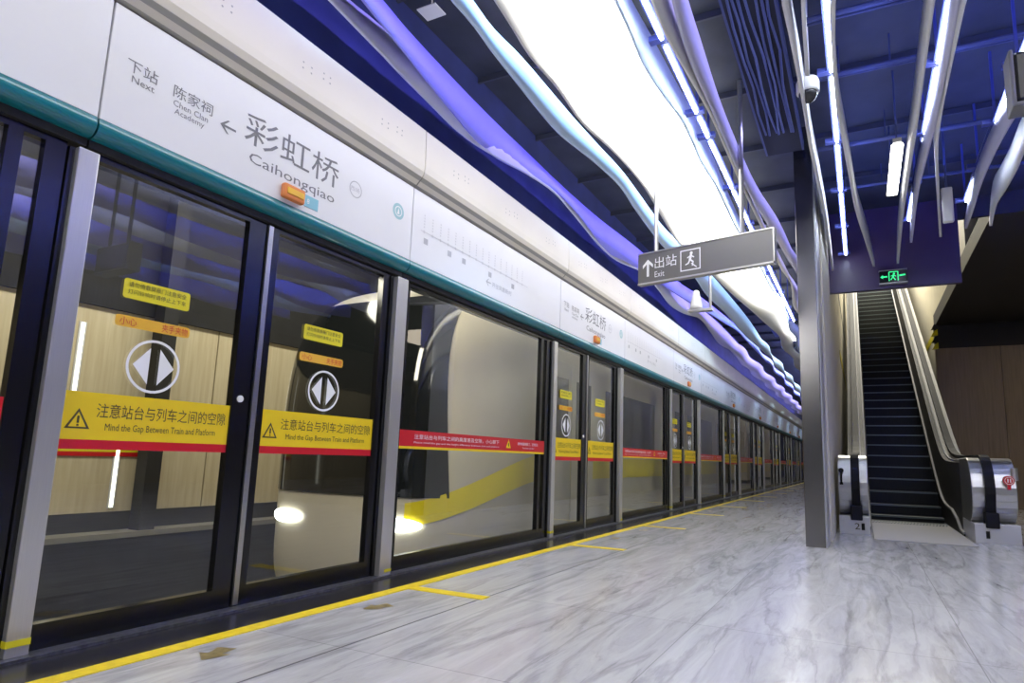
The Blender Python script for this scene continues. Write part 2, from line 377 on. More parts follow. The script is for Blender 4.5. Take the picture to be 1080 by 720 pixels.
# ------------------------------------------------------------------ header panels
def header(y0, y1, idx, kind):
    what = 'white header panel with teal lower edge, %s from the camera, above %s' % (ORD[idx], 'a doorway' if kind == 'door' else 'a fixed pane')
    if idx == 1: what = 'white header panel with teal lower edge and large station name, above nearest doorway'
    t = thing('header_panel', (0, y0, 2.07), what, 'header panel', 'white header panels over the screen doors')
    a, b = y0+.004, y1-.004
    MB().prism([(.1, 2.18), (.1, 2.728), (-.12, 2.728), (-.12, 2.18)], 'y', a, b).build('sign_face', 'white_panel', t, bevel=.003)
    arc = [(.1, 2.18)]+[(.05+.055*cos(q), 2.148+.055*sin(q)*.95) for q in [radians(d) for d in range(20, -100, -12)]]+[(.0, 2.094), (-.12, 2.094), (-.12, 2.18)]
    MB().prism(arc, 'y', a, b).build('bullnose_edge', 'teal', t)
    MB().box((-.14, a, 2.06), (.045, b, 2.095)).build('soffit_rail', 'dark_steel', t)
    X = .1015
    if kind == 'door':
        g = MB(); o = y0-TA
        g.text('下站', (X, 1.425+o, 2.452), YV, ZV, height=.062, width=.135)
        g.text('Next', (X, 1.45+o, 2.408), YV, ZV, height=.032, width=.10)
        g.text('陈家祠', (X, 1.635+o, 2.445), YV, ZV, height=.062, width=.20)
        g.text('Chen Clan', (X, 1.64+o, 2.402), YV, ZV, height=.03, width=.175)
        g.text('Academy', (X, 1.65+o, 2.357), YV, ZV, height=.036, width=.15)
        def arrow(yc, zc, s):
            g.poly((X, yc, zc), YV, ZV, [(-s, 0), (-s*.1, s*.8), (s*.15, s*.8), (-s*.5, s*.13), (s, s*.13), (s, -s*.13), (-s*.5, -s*.13), (s*.15, -s*.8), (-s*.1, -s*.8)])
        arrow(1.925+o, 2.435, .045)
        g.build('direction_lettering', 'grey_text', t); g = MB()
        g.text('彩虹桥', (X, 2.02+o, 2.41), YV, ZV, height=.175, width=.66)
        g.text('Caihongqiao', (X, 2.06+o, 2.295), YV, ZV, height=.075, width=.60)
        g.build('station_lettering', 'grey_text', t)
        f = MB(); f.ring((X, 2.83+o, 2.475), YV, ZV, .048, .055, 20); f.text('西场', (X, 2.785+o, 2.46), YV, ZV, height=.03, width=.08)
        f.build('small_lettering', 'faint_text', t)
        MB().disc((X, 3.245+o, 2.487), YV, ZV, .058).build('exit_badge', 'pale_teal', t)
        MB().ring((X+.001, 3.245+o, 2.487), YV, ZV, .03, .037).poly((X+.001, 3.245+o, 2.487), YV, ZV, [(-.012, -.02), (0, .026), (.012, -.02)]).build('badge_mark', 'white_text', t)
        MB().box((.1, 2.43+o, 2.215), (.103, 2.54+o, 2.285)).build('information_plate', 'sky_blue', t)
        MB().text('8', (.104, 2.455+o, 2.235), YV, ZV, height=.03).build('plate_lettering', 'white_text', t)
        # orange lamp over the doorway
        lp = thing('door_indicator', (.1, 2.34+o, 2.2), 'orange door indicator box on the %s lettered header from the camera' % ORD[idx//2], 'indicator', 'orange door indicators')
        MB().box((.1, 2.27+o, 2.2), (.14, 2.415+o, 2.285)).build('housing', 'orange_box', lp, bevel=.012)
        MB().box((.139, 2.285+o, 2.225), (.145, 2.40+o, 2.262)).build('lens', 'orange_sticker', lp, bevel=.006)
    else:
        g = MB(); n = 16
        for i in range(n):
            yc = y0+.14+i*(y1-y0-.9)/n
            g.disc((X, yc, 2.44), YV, ZV, .012, 10)
            for j in range(5): g.poly((X, yc-.008, 2.47+j*.022), YV, ZV, [(0, 0), (.014, 0), (.014, .013), (0, .013)])
        g.poly((X, y0+.1, 2.437), YV, ZV, [(0, 0), (y1-y0-.85, 0), (y1-y0-.85, .006), (0, .006)])
        g.build('route_map', mat('route_grey', (.66, .66, .70), .6) if 'route_grey' not in M else 'route_grey', t)
        g = MB()
        for i in (0, 3, 5, 9, 13): g.poly((X, y0+.14+i*(y1-y0-.9)/n, 2.35), YV, ZV, [(0, 0), (.05, 0), (.05, .045), (0, .045)])
        g.build('route_marks', 'faint_text', t)
        g = MB(); yc = y0+1.05
        s = .04; g.poly((X, yc, 2.30), YV, ZV, [(-s, 0), (-s*.1, s*.8), (s*.15, s*.8), (-s*.5, s*.13), (s, s*.13), (s, -s*.13), (-s*.5, -s*.13), (s*.15, -s*.8), (-s*.1, -s*.8)])
        g.build('direction_arrow', 'faint_text', t); g = MB()
        g.text('开往凤凰新村', (X, yc+.06, 2.275), YV, ZV, height=.045, width=.34)
        g.build('lettering', 'faint_text', t)
for i in range(len(J)-1):
    header(J[i], J[i+1], i, 'door' if i % 2 == 0 else 'fixed')

# ------------------------------------------------------------------ platform screen doors
ZT = 2.058
def decals(t, y0, y1, yc_mark, yc_stick, mirror=False):
    X = .010
    MB().box((X, y0, .83), (X+.002, y1, 1.03)).build('warning_band', 'yellow', t)
    MB().box((X, y0, .79), (X+.002, y1, .83)).build('red_stripe', 'red', t)
    w = y1-y0; g = MB(); Xt = X+.003
    g.text('注意站台与列车之间的空隙', (Xt, y0+.13, .925), YV, ZV, height=.062, width=w-.15)
    g.text('Mind the Gap Between Train and Platform', (Xt, y0+.17, .862), YV, ZV, height=.04, width=w-.24)
    c = (Xt, y0+.062, .915)
    g.poly(c, YV, ZV, [(-.048, -.04), (.048, -.04), (0, .045)])
    g.build('band_lettering', 'dark_text', t)
    MB().poly((Xt+.001, y0+.062, .912), YV, ZV, [(-.034, -.03), (.034, -.03), (0, .032)]).build('triangle_fill', 'yellow', t)
    MB().box((Xt, y0+.058, .898), (Xt+.003, y0+.066, .928)).box((Xt, y0+.058, .886), (Xt+.003, y0+.066, .893)).build('exclamation_mark', 'dark_text', t)
    # opening symbol
    g = MB(); c = (X, yc_mark, 1.175); g.ring(c, YV, ZV, .112, .124)
    g.poly(c, YV, ZV, [(-.095, 0), (-.022, .085), (-.022, -.085)]); g.poly(c, YV, ZV, [(.095, 0), (.022, -.085), (.022, .085)])
    g.build('opening_symbol', 'white_text', t)
    # notice sticker and caution tabs
    a = yc_stick
    def rr(o, w, h, r): return [(sx*(w/2-r)+r*cos(radians(q)), sy*(h/2-r)+r*sin(radians(q))) for sx, sy, q0 in ((1,1,0),(-1,1,90),(-1,-1,180),(1,-1,270)) for q in (q0, q0+45, q0+90)]
    MB().poly((X, a, 1.512), YV, ZV, rr(0, .31, .09, .012)).build('notice_sticker', 'yellow_sticker', t)
    g = MB(); g.text('请勿倚靠屏蔽门注意安全', (X+.002, a-.135, 1.521), YV, ZV, height=.024, width=.27)
    g.text('灯闪铃响时请停止上下车', (X+.002, a-.135, 1.488), YV, ZV, height=.022, width=.27); g.build('sticker_lettering', 'dark_text', t)
    MB().poly((X, a, 1.362), YV, ZV, rr(0, .345, .052, .014)).build('caution_sticker', 'orange_sticker', t)
    g = MB(); g.text('小心', (X+.002, a-.155, 1.344), YV, ZV, height=.036, width=.075); g.text('夹手夹物', (X+.002, a+.035, 1.344), YV, ZV, height=.036, width=.125)
    g.build('caution_lettering', 'red_text', t)
def leaf(kind):
    if kind == 'L': y0, y1 = 1.395, 2.268; s0, s1 = .012, .10
    else: y0, y1 = 2.276, 3.29; s0, s1 = .085, .055
    t = empty('screen_door_leaf', (0, y0, .012))
    fr = MB(); fr.box((-.025, y0, .012), (.02, y0+s0, ZT)); fr.box((-.025, y1-s1, .012), (.02, y1, ZT))
    fr.box((-.025, y0+s0, .012), (.02, y1-s1, .11)); fr.box((-.025, y0+s0, 2.03), (.02, y1-s1, ZT))
    fr.build('frame', 'black_frame', t)
    MB().quad((0, y0+s0, .11), (0, y1-s1, .11), (0, y1-s1, 2.03), (0, y0+s0, 2.03)).build('glass_pane', 'door_glass', t)
    if kind == 'L':
        decals(t, 1.408, 2.166, 1.755, 1.735)
        b = MB(); b.tube((.02, 2.212, 1.07), (.027, 2.212, 1.07), .018, 16); b.build('lock_button', 'white_plastic', t)
    else:
        MB().box((.02, 2.282, .02), (.03, 2.312, 2.05)).build('edge_strip', 'brushed_steel', t)
        decals(t, 2.363, 3.232, 2.79, 2.755)
    return t
def fixed():
    y0, y1 = TB+.055, TM-.056
    t = empty('fixed_screen_panel', (0, y0, .012)); f = MB()
    for a, b in ((y0, y0+.07), (y1-.075, y1), (y1-.20, y1-.15)): f.box((-.025, a, .012), (.02, b, ZT))
    f.box((-.024, y0, .012), (.019, y1, .11)).box((-.024, y0, 2.03), (.019, y1, ZT)); f.build('frame', 'black_frame', t)
    MB().quad((0, y0+.07, .11), (0, y1-.075, .11), (0, y1-.075, 2.03), (0, y0+.07, 2.03)).build('glass_pane', 'door_glass', t)
    a, b = y0+.05, y1-.08; X = .021
    MB().box((.004, a, .865), (X, b, .98)).build('red_band', 'red', t)
    MB().box((.004, a, .847), (X, b, .865)).build('yellow_stripe', 'yellow', t)
    g = MB(); X += .002
    g.text('注意站台与列车之间的高度差及空隙，小心脚下', (X, a+.16, .918), YV, ZV, height=.036, width=1.20)
    g.text('Please mind the gap and the height difference between train and platform', (X, a+.16, .884), YV, ZV, height=.018, width=1.20)
    g.text('请勿倚靠屏蔽门，注意安全', (X, a+1.70, .92), YV, ZV, height=.03, width=.42)
    g.text('Do not lean on the door', (X, a+1.80, .89), YV, ZV, height=.016, width=.24)
    g.build('band_lettering', 'white_text', t)
    MB().poly((X, a+1.53, .925), YV, ZV, [(-.045, -.035), (.045, -.035), (0, .045)]).build('warning_triangle', 'yellow', t)
    MB().box((X, a+1.525, .905), (X+.003, a+1.535, .935)).build('exclamation_mark', 'dark_text', t)
    return t
def post(kind):
    if kind == 'A':
        t = empty('screen_door_post', (0, TA, .012))
        MB().box((-.06, TA-.055, .012), (.03, TA+.05, ZT-.015)).build('core', 'black_frame', t)
        MB().box((.03, TA-.035, .012), (.062, TA+.045, ZT-.015)).build('steel_cover', 'steel', t, bevel=.004)
        MB().box((.031, TA-.036, .05), (.0628, TA+.0457, .075)).build('yellow_tag', 'yellow_sticker', t)
    elif kind == 'B':
        t = empty('screen_door_post', (0, TB, .012))
        MB().box((-.06, TB-.10, .012), (.03, TB+.05, ZT-.015)).build('core', 'black_frame', t)
        MB().box((.03, TB-.075, .012), (.075, TB+.035, ZT-.015)).build('steel_cover', 'steel', t, bevel=.004)
        MB().box((.06, TB-.03, .03), (.0762, TB+.0365, .05)).build('yellow_tag', 'yellow_sticker', t)
    return t
pL, pR, pF, pA, pB = leaf('L'), leaf('R'), fixed(), post('A'), post('B')
for k in range(-1, NB-1):
    def inst(p):
        o = p if k == 0 else copy_tree(p)
        o.location = Vector(base[p])+Vector((0, k*P, 0)); return o
    if k == -1:
        base = {p: tuple(p.location) for p in (pL, pR, pF, pA, pB)}
        o = copy_tree(pF); o.location = Vector(base[pF])+Vector((0, -P, 0))
        tag(o, 'dark fixed glass screen panel cut off at the left edge, before the nearest steel post', 'glass panel', 'fixed glass screen panels'); continue
    n = ORD[k]
    tag(inst(pL), 'left sliding glass leaf of the %s doorway from the camera, with yellow gap warning' % n, 'sliding door', 'sliding screen door leaves')
    tag(inst(pR), 'right sliding glass leaf of the %s doorway from the camera, with yellow gap warning' % n, 'sliding door', 'sliding screen door leaves')
    tag(inst(pF), 'fixed glass panel with red band just beyond the %s doorway from the camera' % n, 'glass panel', 'fixed glass screen panels')
    tag(inst(pA), 'steel post on the near side of the %s doorway from the camera' % n, 'post', 'steel screen door posts')
    tag(inst(pB), 'wide steel post on the far side of the %s doorway from the camera' % n, 'post', 'steel screen door posts')

# ------------------------------------------------------------------ floor markings
tag(MB().box((.36, Y0, 0), (.445, YEND, .003)).build('safety_line', 'yellow_paint'), 'long yellow safety line on the floor along the black door sill', 'floor line')
for k in range(0, NB-2):
    for j, yy in enumerate((1.02, 3.21)):
        tag(MB().box((.445, yy+k*P-.045, 0), (.97, yy+k*P+.045, .003)).build('floor_tick', 'yellow_paint'),
            'yellow floor bar at the %s side of the %s doorway from the camera' % (('near', 'far')[j], ORD[k]), 'floor marking', 'yellow queue bars beside the safety line')
for k in range(0, NB-2):
    for j, (yy, d) in enumerate(((1.78, 1), (2.72, -1))):
        g = MB(); s = .085
        pts = [(-s, 0), (0, s*.8), (0, s*.32), (s*.9, s*.5), (s*.9, -s*.5), (0, -s*.32), (0, -s*.8)]
        if d < 0: pts = [(-a, b) for a, b in reversed(pts)]
        g.poly((.60, yy+k*P, .002), (-.35, d*.94, 0), (.94, .35*d, 0), pts)
        ob = g.build('floor_arrow', 'brass_inlay')
        tag(ob, 'small worn gold floor arrow, %s of the two before the %s doorway from the camera' % (('nearer', 'farther')[j], ORD[k]), 'floor arrow', 'gold queue arrows on the floor')

# ------------------------------------------------------------------ ceiling fins, light panel, LED rows
def edge(px, z): return sorted([(p.y, p.x) for p in (at(a, b, 'z', z) for a, b in px)])
def interp(e, y, ext=True, amp=.05, wl=3.1, ph=0):
    if y <= e[0][0]: d = e[0][0]-y; return e[0][1]+(amp*sin(d*2*pi/wl+ph)-amp*sin(ph))
    if y >= e[-1][0]: d = y-e[-1][0]; return e[-1][1]+(amp*sin(d*2*pi/wl+ph)-amp*sin(ph))
    for i in range(len(e)-1):
        if e[i][0] <= y <= e[i+1][0]:
            (y1, b), (y2, c) = e[i], e[i+1]; t = (y-y1)/(y2-y1)
            a = e[max(i-1, 0)]; d = e[min(i+2, len(e)-1)]
            m1 = (c-a[1])/max(y2-a[0], 1e-6)*(y2-y1); m2 = (d[1]-b)/max(d[0]-y1, 1e-6)*(y2-y1)
            return (2*t**3-3*t*t+1)*b+(t**3-2*t*t+t)*m1+(-2*t**3+3*t*t)*c+(t**3-t*t)*m2
def ribbon(name, label, lo, hi, zb, zt, y0, y1, group='white curved ceiling fins', th=.022, m='fin_white'):
    eb = edge(lo, zb); et = edge(hi, zt) if hi else None
    n = int((y1-y0)/.12); v = MB()
    for i in range(n+1):
        y = y0+(y1-y0)*i/n; xb = interp(eb, y); xt = interp(et, y) if et else xb
        v.v += [(xb, y, zb), (xt, y, zt)]
        if i: v.f.append((2*i-2, 2*i, 2*i+1, 2*i-1))
    o = v.build(name, m, smooth=True); s = o.modifiers.new('thickness', 'SOLIDIFY'); s.thickness = th; s.offset = 0
    return tag(o, label, 'ceiling fin', group)
ZB, ZU = 3.6, 3.85
A_lo = [(348,0),(372,25),(399,53),(430,86),(455,111),(480,136),(502,153),(530,169),(556,183),(584,202),(602,222),(615,238),(633,260),(651,275),(676,286),(692,302),(707,322),(722,331),(737,335),(750,351),(759,363),(771,370),(783,385)]
A_hi = [(366,0),(394,22),(419,44),(445,64),(475,96),(510,128),(540,158),(570,186),(600,210),(625,232),(655,262),(680,282),(700,296),(722,315),(742,328),(760,343),(778,362)]
B_lo = [(383,0),(405,28),(427,55),(449,83),(474,114),(497,142),(524,167),(552,181),(570,190),(589,204),(609,224),(624,244),(642,267),(661,276),(688,294),(707,306),(728,319),(747,330),(765,341),(778,349),(789,361),(808,381)]
B_hi = [(402,0),(427,30),(469,75),(510,117),(552,158),(594,198),(627,227),(661,253),(690,277),(716,298),(737,312),(771,339),(790,355)]
C_lo = [(477,0),(499,25),(519,53),(547,89),(569,117),(591,142),(619,164),(638,180),(655,197),(670,220),(688,245),(701,261),(731,290),(746,312),(765,330),(783,351),(808,373)]
C_hi = [(497,0),(519,30),(547,58),(574,89),(602,122),(630,153),(655,180),(673,204),(698,238),(716,256),(753,293),(771,314),(789,336),(803,358)]
N_lo = [(522,0),(540,28),(560,60),(588,92),(615,130),(643,155),(665,178),(682,200),(697,226),(716,256),(735,272),(752,290),(772,310),(795,330),(815,348)]
PL = [(544,0),(560,33),(582,72),(607,111),(632,139),(657,167),(685,194),(700,212),(722,252),(762,285),(783,305),(798,317),(811,324),(820,331),(829,349)]
PR = [(649,0),(663,30),(679,69),(699,100),(718,125),(729,147),(740,172),(754,194),(762,210),(777,241),(800,278),(814,305),(826,321),(833,349)]
D_hi = [(664,0),(688,42),(715,92),(732,122),(752,167),(763,194),(783,238),(811,285),(838,341)]
E_lo = [(688,0),(704,39),(727,80),(749,119),(765,155),(782,194),(800,232),(825,285)]
E_hi = [(707,0),(721,39),(738,86),(754,128),(771,167),(790,206),(812,250),(832,290)]
G_lo = [(710,0),(721,42),(735,80),(752,117),(768,155),(782,187),(797,215),(814,243),(832,275)]
G_hi = [(724,0),(740,50),(757,103),(777,153),(797,196),(820,232),(834,262)]
fin = 'white ceiling fin, '
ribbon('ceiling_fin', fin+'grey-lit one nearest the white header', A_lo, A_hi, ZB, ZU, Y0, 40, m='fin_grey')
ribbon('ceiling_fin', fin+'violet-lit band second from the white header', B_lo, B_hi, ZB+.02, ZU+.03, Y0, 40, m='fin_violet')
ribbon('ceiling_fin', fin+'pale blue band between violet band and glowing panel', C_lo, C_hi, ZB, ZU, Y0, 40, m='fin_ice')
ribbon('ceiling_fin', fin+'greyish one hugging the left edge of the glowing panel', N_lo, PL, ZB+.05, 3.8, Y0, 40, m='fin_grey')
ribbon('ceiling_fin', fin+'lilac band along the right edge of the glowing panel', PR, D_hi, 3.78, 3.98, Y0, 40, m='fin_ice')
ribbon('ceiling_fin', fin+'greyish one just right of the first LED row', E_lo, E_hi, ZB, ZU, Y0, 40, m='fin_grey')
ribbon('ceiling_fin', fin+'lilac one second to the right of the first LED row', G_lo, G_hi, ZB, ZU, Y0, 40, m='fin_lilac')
RB = [('thin one passing behind the dome camera down to the steel pier', [(826,0),(835,42),(843,83),(848,111),(855,155),(862,189),(869,224),(874,256),(880,300)], 9.6),
      ('short thin one ending at the dome camera', [(847,0),(849,40),(852,80)], 5.2),
      ('thin curving one right of the second LED row', [(879,0),(879,50),(884,117),(891,155),(898,194),(903,221),(912,250),(922,282)], 9.6),
      ('tapering one left of the third LED row', [(984,0),(974,72),(966,133),(959,178),(952,226),(947,278)], 9.6),
      ('lilac wide one right of the third LED row', [(1010,0),(1001,55),(989,117),(975,172),(968,200),(961,256)], 8.9),
      ('slim one standing third to the right of the third LED row', [(1017,0),(1002,69),(992,119),(988,153),(989,194),(992,250)], 9.0),
      ('lilac one right of the fourth LED row', [(1110,60),(1080,111),(1069,124),(1047,164),(1033,197),(1026,220),(1017,246)], 8.4),
      ('rightmost one, darker, near the right picture edge', [(1110,100),(1079,161),(1071,180),(1058,203),(1050,216),(1044,243)], 8.4)]
for lb, px, ye in RB:
    e = edge(px, ZB); ye = min(ye, e[-1][0]); n = int((ye-Y0)/.12); v = MB()
    for i in range(n+1):
        y = Y0+(ye-Y0)*i/n; x = interp(e, y); top = ZB+.27-(.2*max(0, (y-ye+.8)/.8))
        v.v += [(x, y, ZB), (x, y, top)]
        if i: v.f.append((2*i-2, 2*i, 2*i+1, 2*i-1))
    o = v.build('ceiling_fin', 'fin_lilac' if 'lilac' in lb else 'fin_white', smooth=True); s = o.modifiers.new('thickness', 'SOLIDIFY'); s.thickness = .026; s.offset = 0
    tag(o, fin+lb, 'ceiling fin', 'white curved ceiling fins')
# fins and LED rows over the hall to the right, mirrored in the door glass
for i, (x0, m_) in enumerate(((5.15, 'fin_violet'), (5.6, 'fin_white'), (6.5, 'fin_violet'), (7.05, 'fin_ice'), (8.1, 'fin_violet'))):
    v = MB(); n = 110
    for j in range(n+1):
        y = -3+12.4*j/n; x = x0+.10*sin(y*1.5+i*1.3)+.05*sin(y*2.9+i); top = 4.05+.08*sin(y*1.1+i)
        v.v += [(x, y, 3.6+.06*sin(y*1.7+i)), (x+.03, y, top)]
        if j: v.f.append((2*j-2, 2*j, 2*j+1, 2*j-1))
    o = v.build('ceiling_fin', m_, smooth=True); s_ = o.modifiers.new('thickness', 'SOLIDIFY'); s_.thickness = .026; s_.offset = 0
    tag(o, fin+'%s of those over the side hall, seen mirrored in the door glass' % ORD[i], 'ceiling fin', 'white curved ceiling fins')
# glowing stretched panel
el, er = edge(PL, 3.8), edge(PR, 3.8); v = MB(); n = 160; ya, yb = Y0, 16.0
for i in range(n+1):
    y = ya+(yb-ya)*i/n
    v.v += [(interp(el, y), y, 3.8), (interp(er, y), y, 3.8)]
    if i: v.f.append((2*i-2, 2*i-1, 2*i+1, 2*i))
t = thing('luminous_panel', (1.3, 4, 3.8), 'large glowing white stretched ceiling panel with wavy edges', 'light panel')
v.build('diffuser', 'panel_light', t)
MB().box((1.15, Y0, 3.92), (1.5, 16, 4.0)).build('tray', 'bracket_blue', t)
# LED rows
def led_row(x, z, ys, row, side=1):
    for i, (a, b) in enumerate(ys):
        t = thing('linear_led_tube', (x, a, z), 'white LED tube, %s from the camera in the %s' % (ORD[i], row), 'LED tube', 'LED tubes between the ceiling fins')
        MB().tube((x, a+.02, z), (x, b-.075, z), .013, 8).build('tube', 'led_white', t)
        MB().box((x-.03, a, z+.012), (x+.03, b-.075, z+.04)).build('channel', 'bracket_blue', t)
        MB().box((x-.10, b-.07, z+.01), (x+.06, b-.012, z+.05)).box((x-.01, b-.05, z+.05), (x+.01, b-.03, 4.5)).build('bracket', 'bracket_blue', t)
seg = lambda a, b, L: [(a+i*L, min(a+(i+1)*L, b)) for i in range(int(math.ceil((b-a)/L-1e-6)))]
led_row(1.78, 3.8, [(2.2,3.2)]+[(3.2,4.05),(4.05,5.1),(5.1,5.55),(5.55,6.75),(6.75,7.9),(7.9,9.0),(9.0,10.2),(10.2,11.4),(11.4,12.6),(12.6,13.8)], 'row beside the glowing panel')
led_row(2.855, 3.8, seg(2.6, 9.6, 1.17), 'row above the steel pier')
led_row(3.575, 3.8, seg(2.9, 8.5, 1.12), 'third row, above the escalator')
led_row(5.38, 3.85, seg(-1, 9.4, 1.3), 'row over the side hall')
led_row(6.8, 3.85, seg(-1, 9.4, 1.3), 'farther row over the side hall')
led_row(4.115, 3.8, seg(3.6, 8.1, .9), 'rightmost row')

# ------------------------------------------------------------------ ceiling services
for i in range(16):
    y = 2.3+i*1.22
    xe = 8 if y < 9.5 else 2.4
    tag(MB().box((-.3, y-.012, 4.44), (xe, y+.012, 4.5)).build('ceiling_rail', 'rail_dark'), 'dark ceiling rail running across, %s from the camera' % ORD[i], 'ceiling rail', 'cross rails under the ceiling slab')
t = thing('cable_tray', (2.2, 0, 4.15), 'blue-lit cable tray packed with cables left of the steel pier', 'cable tray')
MB().box((2.13, Y0, 4.18), (2.15, 6.85, 4.27)).box((2.50, Y0, 4.18), (2.52, 6.85, 4.27)).build('side_rails', 'pipe_blue', t)
MB().box((2.15, Y0, 4.18), (2.50, 6.85, 4.19)).build('mesh_base', 'black_matt', t)
g = MB()
for i in range(7):
    pts = []; x0 = 2.19+i*.046
    pts = [(x0+random.uniform(-.02, .02), -4+j*.45, 4.16+random.uniform(-.015, .015)) for j in range(24)]
    for a, b in zip(pts, pts[1:]): g.tube(a, b, .012, 6)
g.build('cables', 'pipe_blue', t)
for i, (y, z) in enumerate(((3.4,4.25),(4.75,4.2),(5.6,4.22),(6.9,4.18),(8.2,4.24))):
    g = MB().tube((2.66, y, z), (8, y+.1, z), .022, 8).tube((2.66, y+.1, z+.03), (8, y+.2, z+.03), .012, 8)
    for x in (2.9, 3.3, 3.8, 4.4): g.tube((x, y+.03, z), (x, y+.03, 4.5), .007, 6)
    tag(g.build('conduit_pipe', 'pipe_blue'), 'blue-lit conduit pipes crossing above the escalator side, %s from the camera' % ORD[i], 'conduit', 'conduits above the escalator side')

# paper tag hanging under the ceiling slab between the fins
p0, p1 = at(455, 12, 'z', 4.3), at(472, 3, 'z', 4.3)
tag(MB().box((p0.x-.09, p0.y-.07, 4.29), (p0.x+.09, p0.y+.07, 4.3)).tube((p0.x, p0.y, 4.3), (p0.x, p0.y, 4.5), .006, 6).build('ceiling_tag', 'white_plastic'), 'small white square tag hanging between violet and pale blue fins', 'tag')

# dome camera
c = at(852, 95, 'y', 4.9)
t = thing('security_camera', (c.x, c.y, c.z+.1), 'white dome security camera hanging between thin ceiling fins', 'security camera')
MB().lathe([(.03, .09), (.075, .085), (.085, .06), (.085, -.02), (.078, -.03)], c, 24).build('housing', 'white_plastic', t, smooth=True)
MB().lathe([(.07*cos(radians(a)), -.03-.075*sin(radians(a))) for a in range(0, 86, 12)], c, 24).build('dome', 'lens_dark', t, smooth=True)
MB().tube((c.x, c.y, c.z+.09), (c.x, c.y, 4.5), .018, 10).build('stem', 'white_plastic', t)
# hanging tube lamp
a, b = at(950, 154, 'z', 3.7), at(938, 207, 'z', 3.7); x = (a.x+b.x)/2
t = thing('tube_lamp', (x, a.y, 3.7), 'bright white tube lamp hanging right of the steel pier', 'lamp')
MB().box((x-.05, a.y, 3.70), (x+.05, b.y, 3.735)).build('tube', 'tube_light', t, bevel=.012)
MB().box((x-.035, a.y-.02, 3.736), (x+.035, b.y+.02, 3.775)).build('housing', 'white_plastic', t)
for yy in (a.y+.08, b.y-.08): MB().tube((x, yy, 3.775), (x, yy, 4.5), .008, 6).build('hanger_rod', 'pipe_blue', t)
# white antenna panel
a, b = at(998, 198, 'y', 7.3), at(998, 235, 'y', 7.3)
t = thing('antenna_panel', (a.x, 7.3, b.z), 'white slim antenna box hanging under right-hand fins', 'antenna')
MB().box((a.x-.05, 7.27, b.z), (a.x+.05, 7.33, a.z)).build('case', 'white_plastic', t, bevel=.015)
MB().tube((a.x, 7.3, a.z), (a.x, 7.3, 4.52), .012, 8).build('stem', 'pipe_blue', t)
# display cut off by the right picture edge
a, b = at(1062, 58, 'y', 3.6), at(1070, 112, 'y', 3.6)
t = thing('display_screen', (a.x+.3, 3.6, b.z), 'dark hanging display screen cut off at the upper right edge', 'display screen')
MB().box((a.x+.015, 3.58, b.z+.01), (a.x+.6, 3.70, a.z)).build('case', 'screen_dark', t, bevel=.02)
MB().box((a.x, 3.57, b.z-.005), (a.x+.02, 3.71, a.z+.01)).box((a.x, 3.57, b.z-.015), (a.x+.6, 3.71, b.z+.01)).build('bezel', 'bezel_dark', t, bevel=.008)
for x in (a.x+.15, a.x+.48): MB().tube((x, 3.64, a.z), (x, 3.64, 4.5), .018, 8).build('hanger_rod', 'pipe_blue', t)

# exit sign
yl = 6.0
A = at(673, 270, 'y', yl); Bp = at(815, 240, 'y', yl*.952); zt = (A.z+Bp.z)/2
A2 = at(673, 300, 'y', yl); H = A.z-A2.z
ux = Vector((Bp.x-A.x, Bp.y-A.y, 0)); Ls = ux.length; ux.normalize(); nrm = Vector((ux.y, -ux.x, 0))
t = thing('exit_sign', (A.x, A.y, zt-H), 'grey hanging sign with white arrow and exit lettering below glowing panel', 'sign')
def slab(o, w, h, d0, d1):
    g = MB(); pts = []
    for d in (d0, d1):
        for a, b in ((0, 0), (w, 0), (w, h), (0, h)): pts.append(tuple(Vector(o)+ux*a+Vector(ZV)*b+nrm*d))
    g.v = pts; g.f = [(0,3,2,1),(4,5,6,7),(0,1,5,4),(1,2,6,5),(2,3,7,6),(3,0,4,7)]; return g
o = Vector((A.x, A.y, zt-H))
slab(o, Ls, H, -.06, .0).build('panel', 'sign_grey', t, bevel=.004)
slab(o-Vector(ZV)*.018, Ls, .018, -.065, .006).build('lower_rail', 'sign_edge', t)
slab(o+Vector(ZV)*H, Ls, .012, -.065, .006).build('upper_rail', 'sign_edge', t)
slab(o+ux*Ls, .012, H+.012, -.065, .006).build('end_cap', 'sign_edge', t)
g = MB(); q = o+nrm*.003; s = Ls/142  # one photo pixel of the sign length
g.poly(q+ux*(12*s)+Vector(ZV)*(H*.5), ux, ZV, [(-1.4*s, -9.5*s), (1.4*s, -9.5*s), (1.4*s, 4*s), (6*s, -.5*s), (6*s, 3*s), (0, 9*s), (-6*s, 3*s), (-6*s, -.5*s), (-1.4*s, 4*s)])
g.text('出站', q+ux*(20*s)+Vector(ZV)*(H*.42), ux, ZV, height=12*s, width=25*s)
g.text('Exit', q+ux*(20*s)+Vector(ZV)*(H*.13), ux, ZV, height=6*s, width=11*s)
bx, by, bw = 49*s, H*.16, H*.70
for a, b, c_, d in ((0,0,bw,1.1*s),(0,bw-1.1*s,bw,bw),(0,0,1.1*s,bw),(bw-1.1*s,0,bw,bw)): g.poly(q+ux*bx+Vector(ZV)*by, ux, ZV, [(a,b),(c_,b),(c_,d),(a,d)])
cx = q+ux*(bx+bw*.5)+Vector(ZV)*(by+bw*.5); k = bw/2
g.disc(cx+ux*(.1*k)+Vector(ZV)*(.62*k), ux, ZV, .15*k, 14)
def limb(p0, p1, w):
    p0 = Vector(p0); p1 = Vector(p1); d = (p1-p0).normalized(); n_ = Vector((-d.y, d.x))*w/2
    g.poly(cx, ux, ZV, [tuple((p0+n_)*k), tuple((p0-n_)*k), tuple((p1-n_)*k), tuple((p1+n_)*k)])
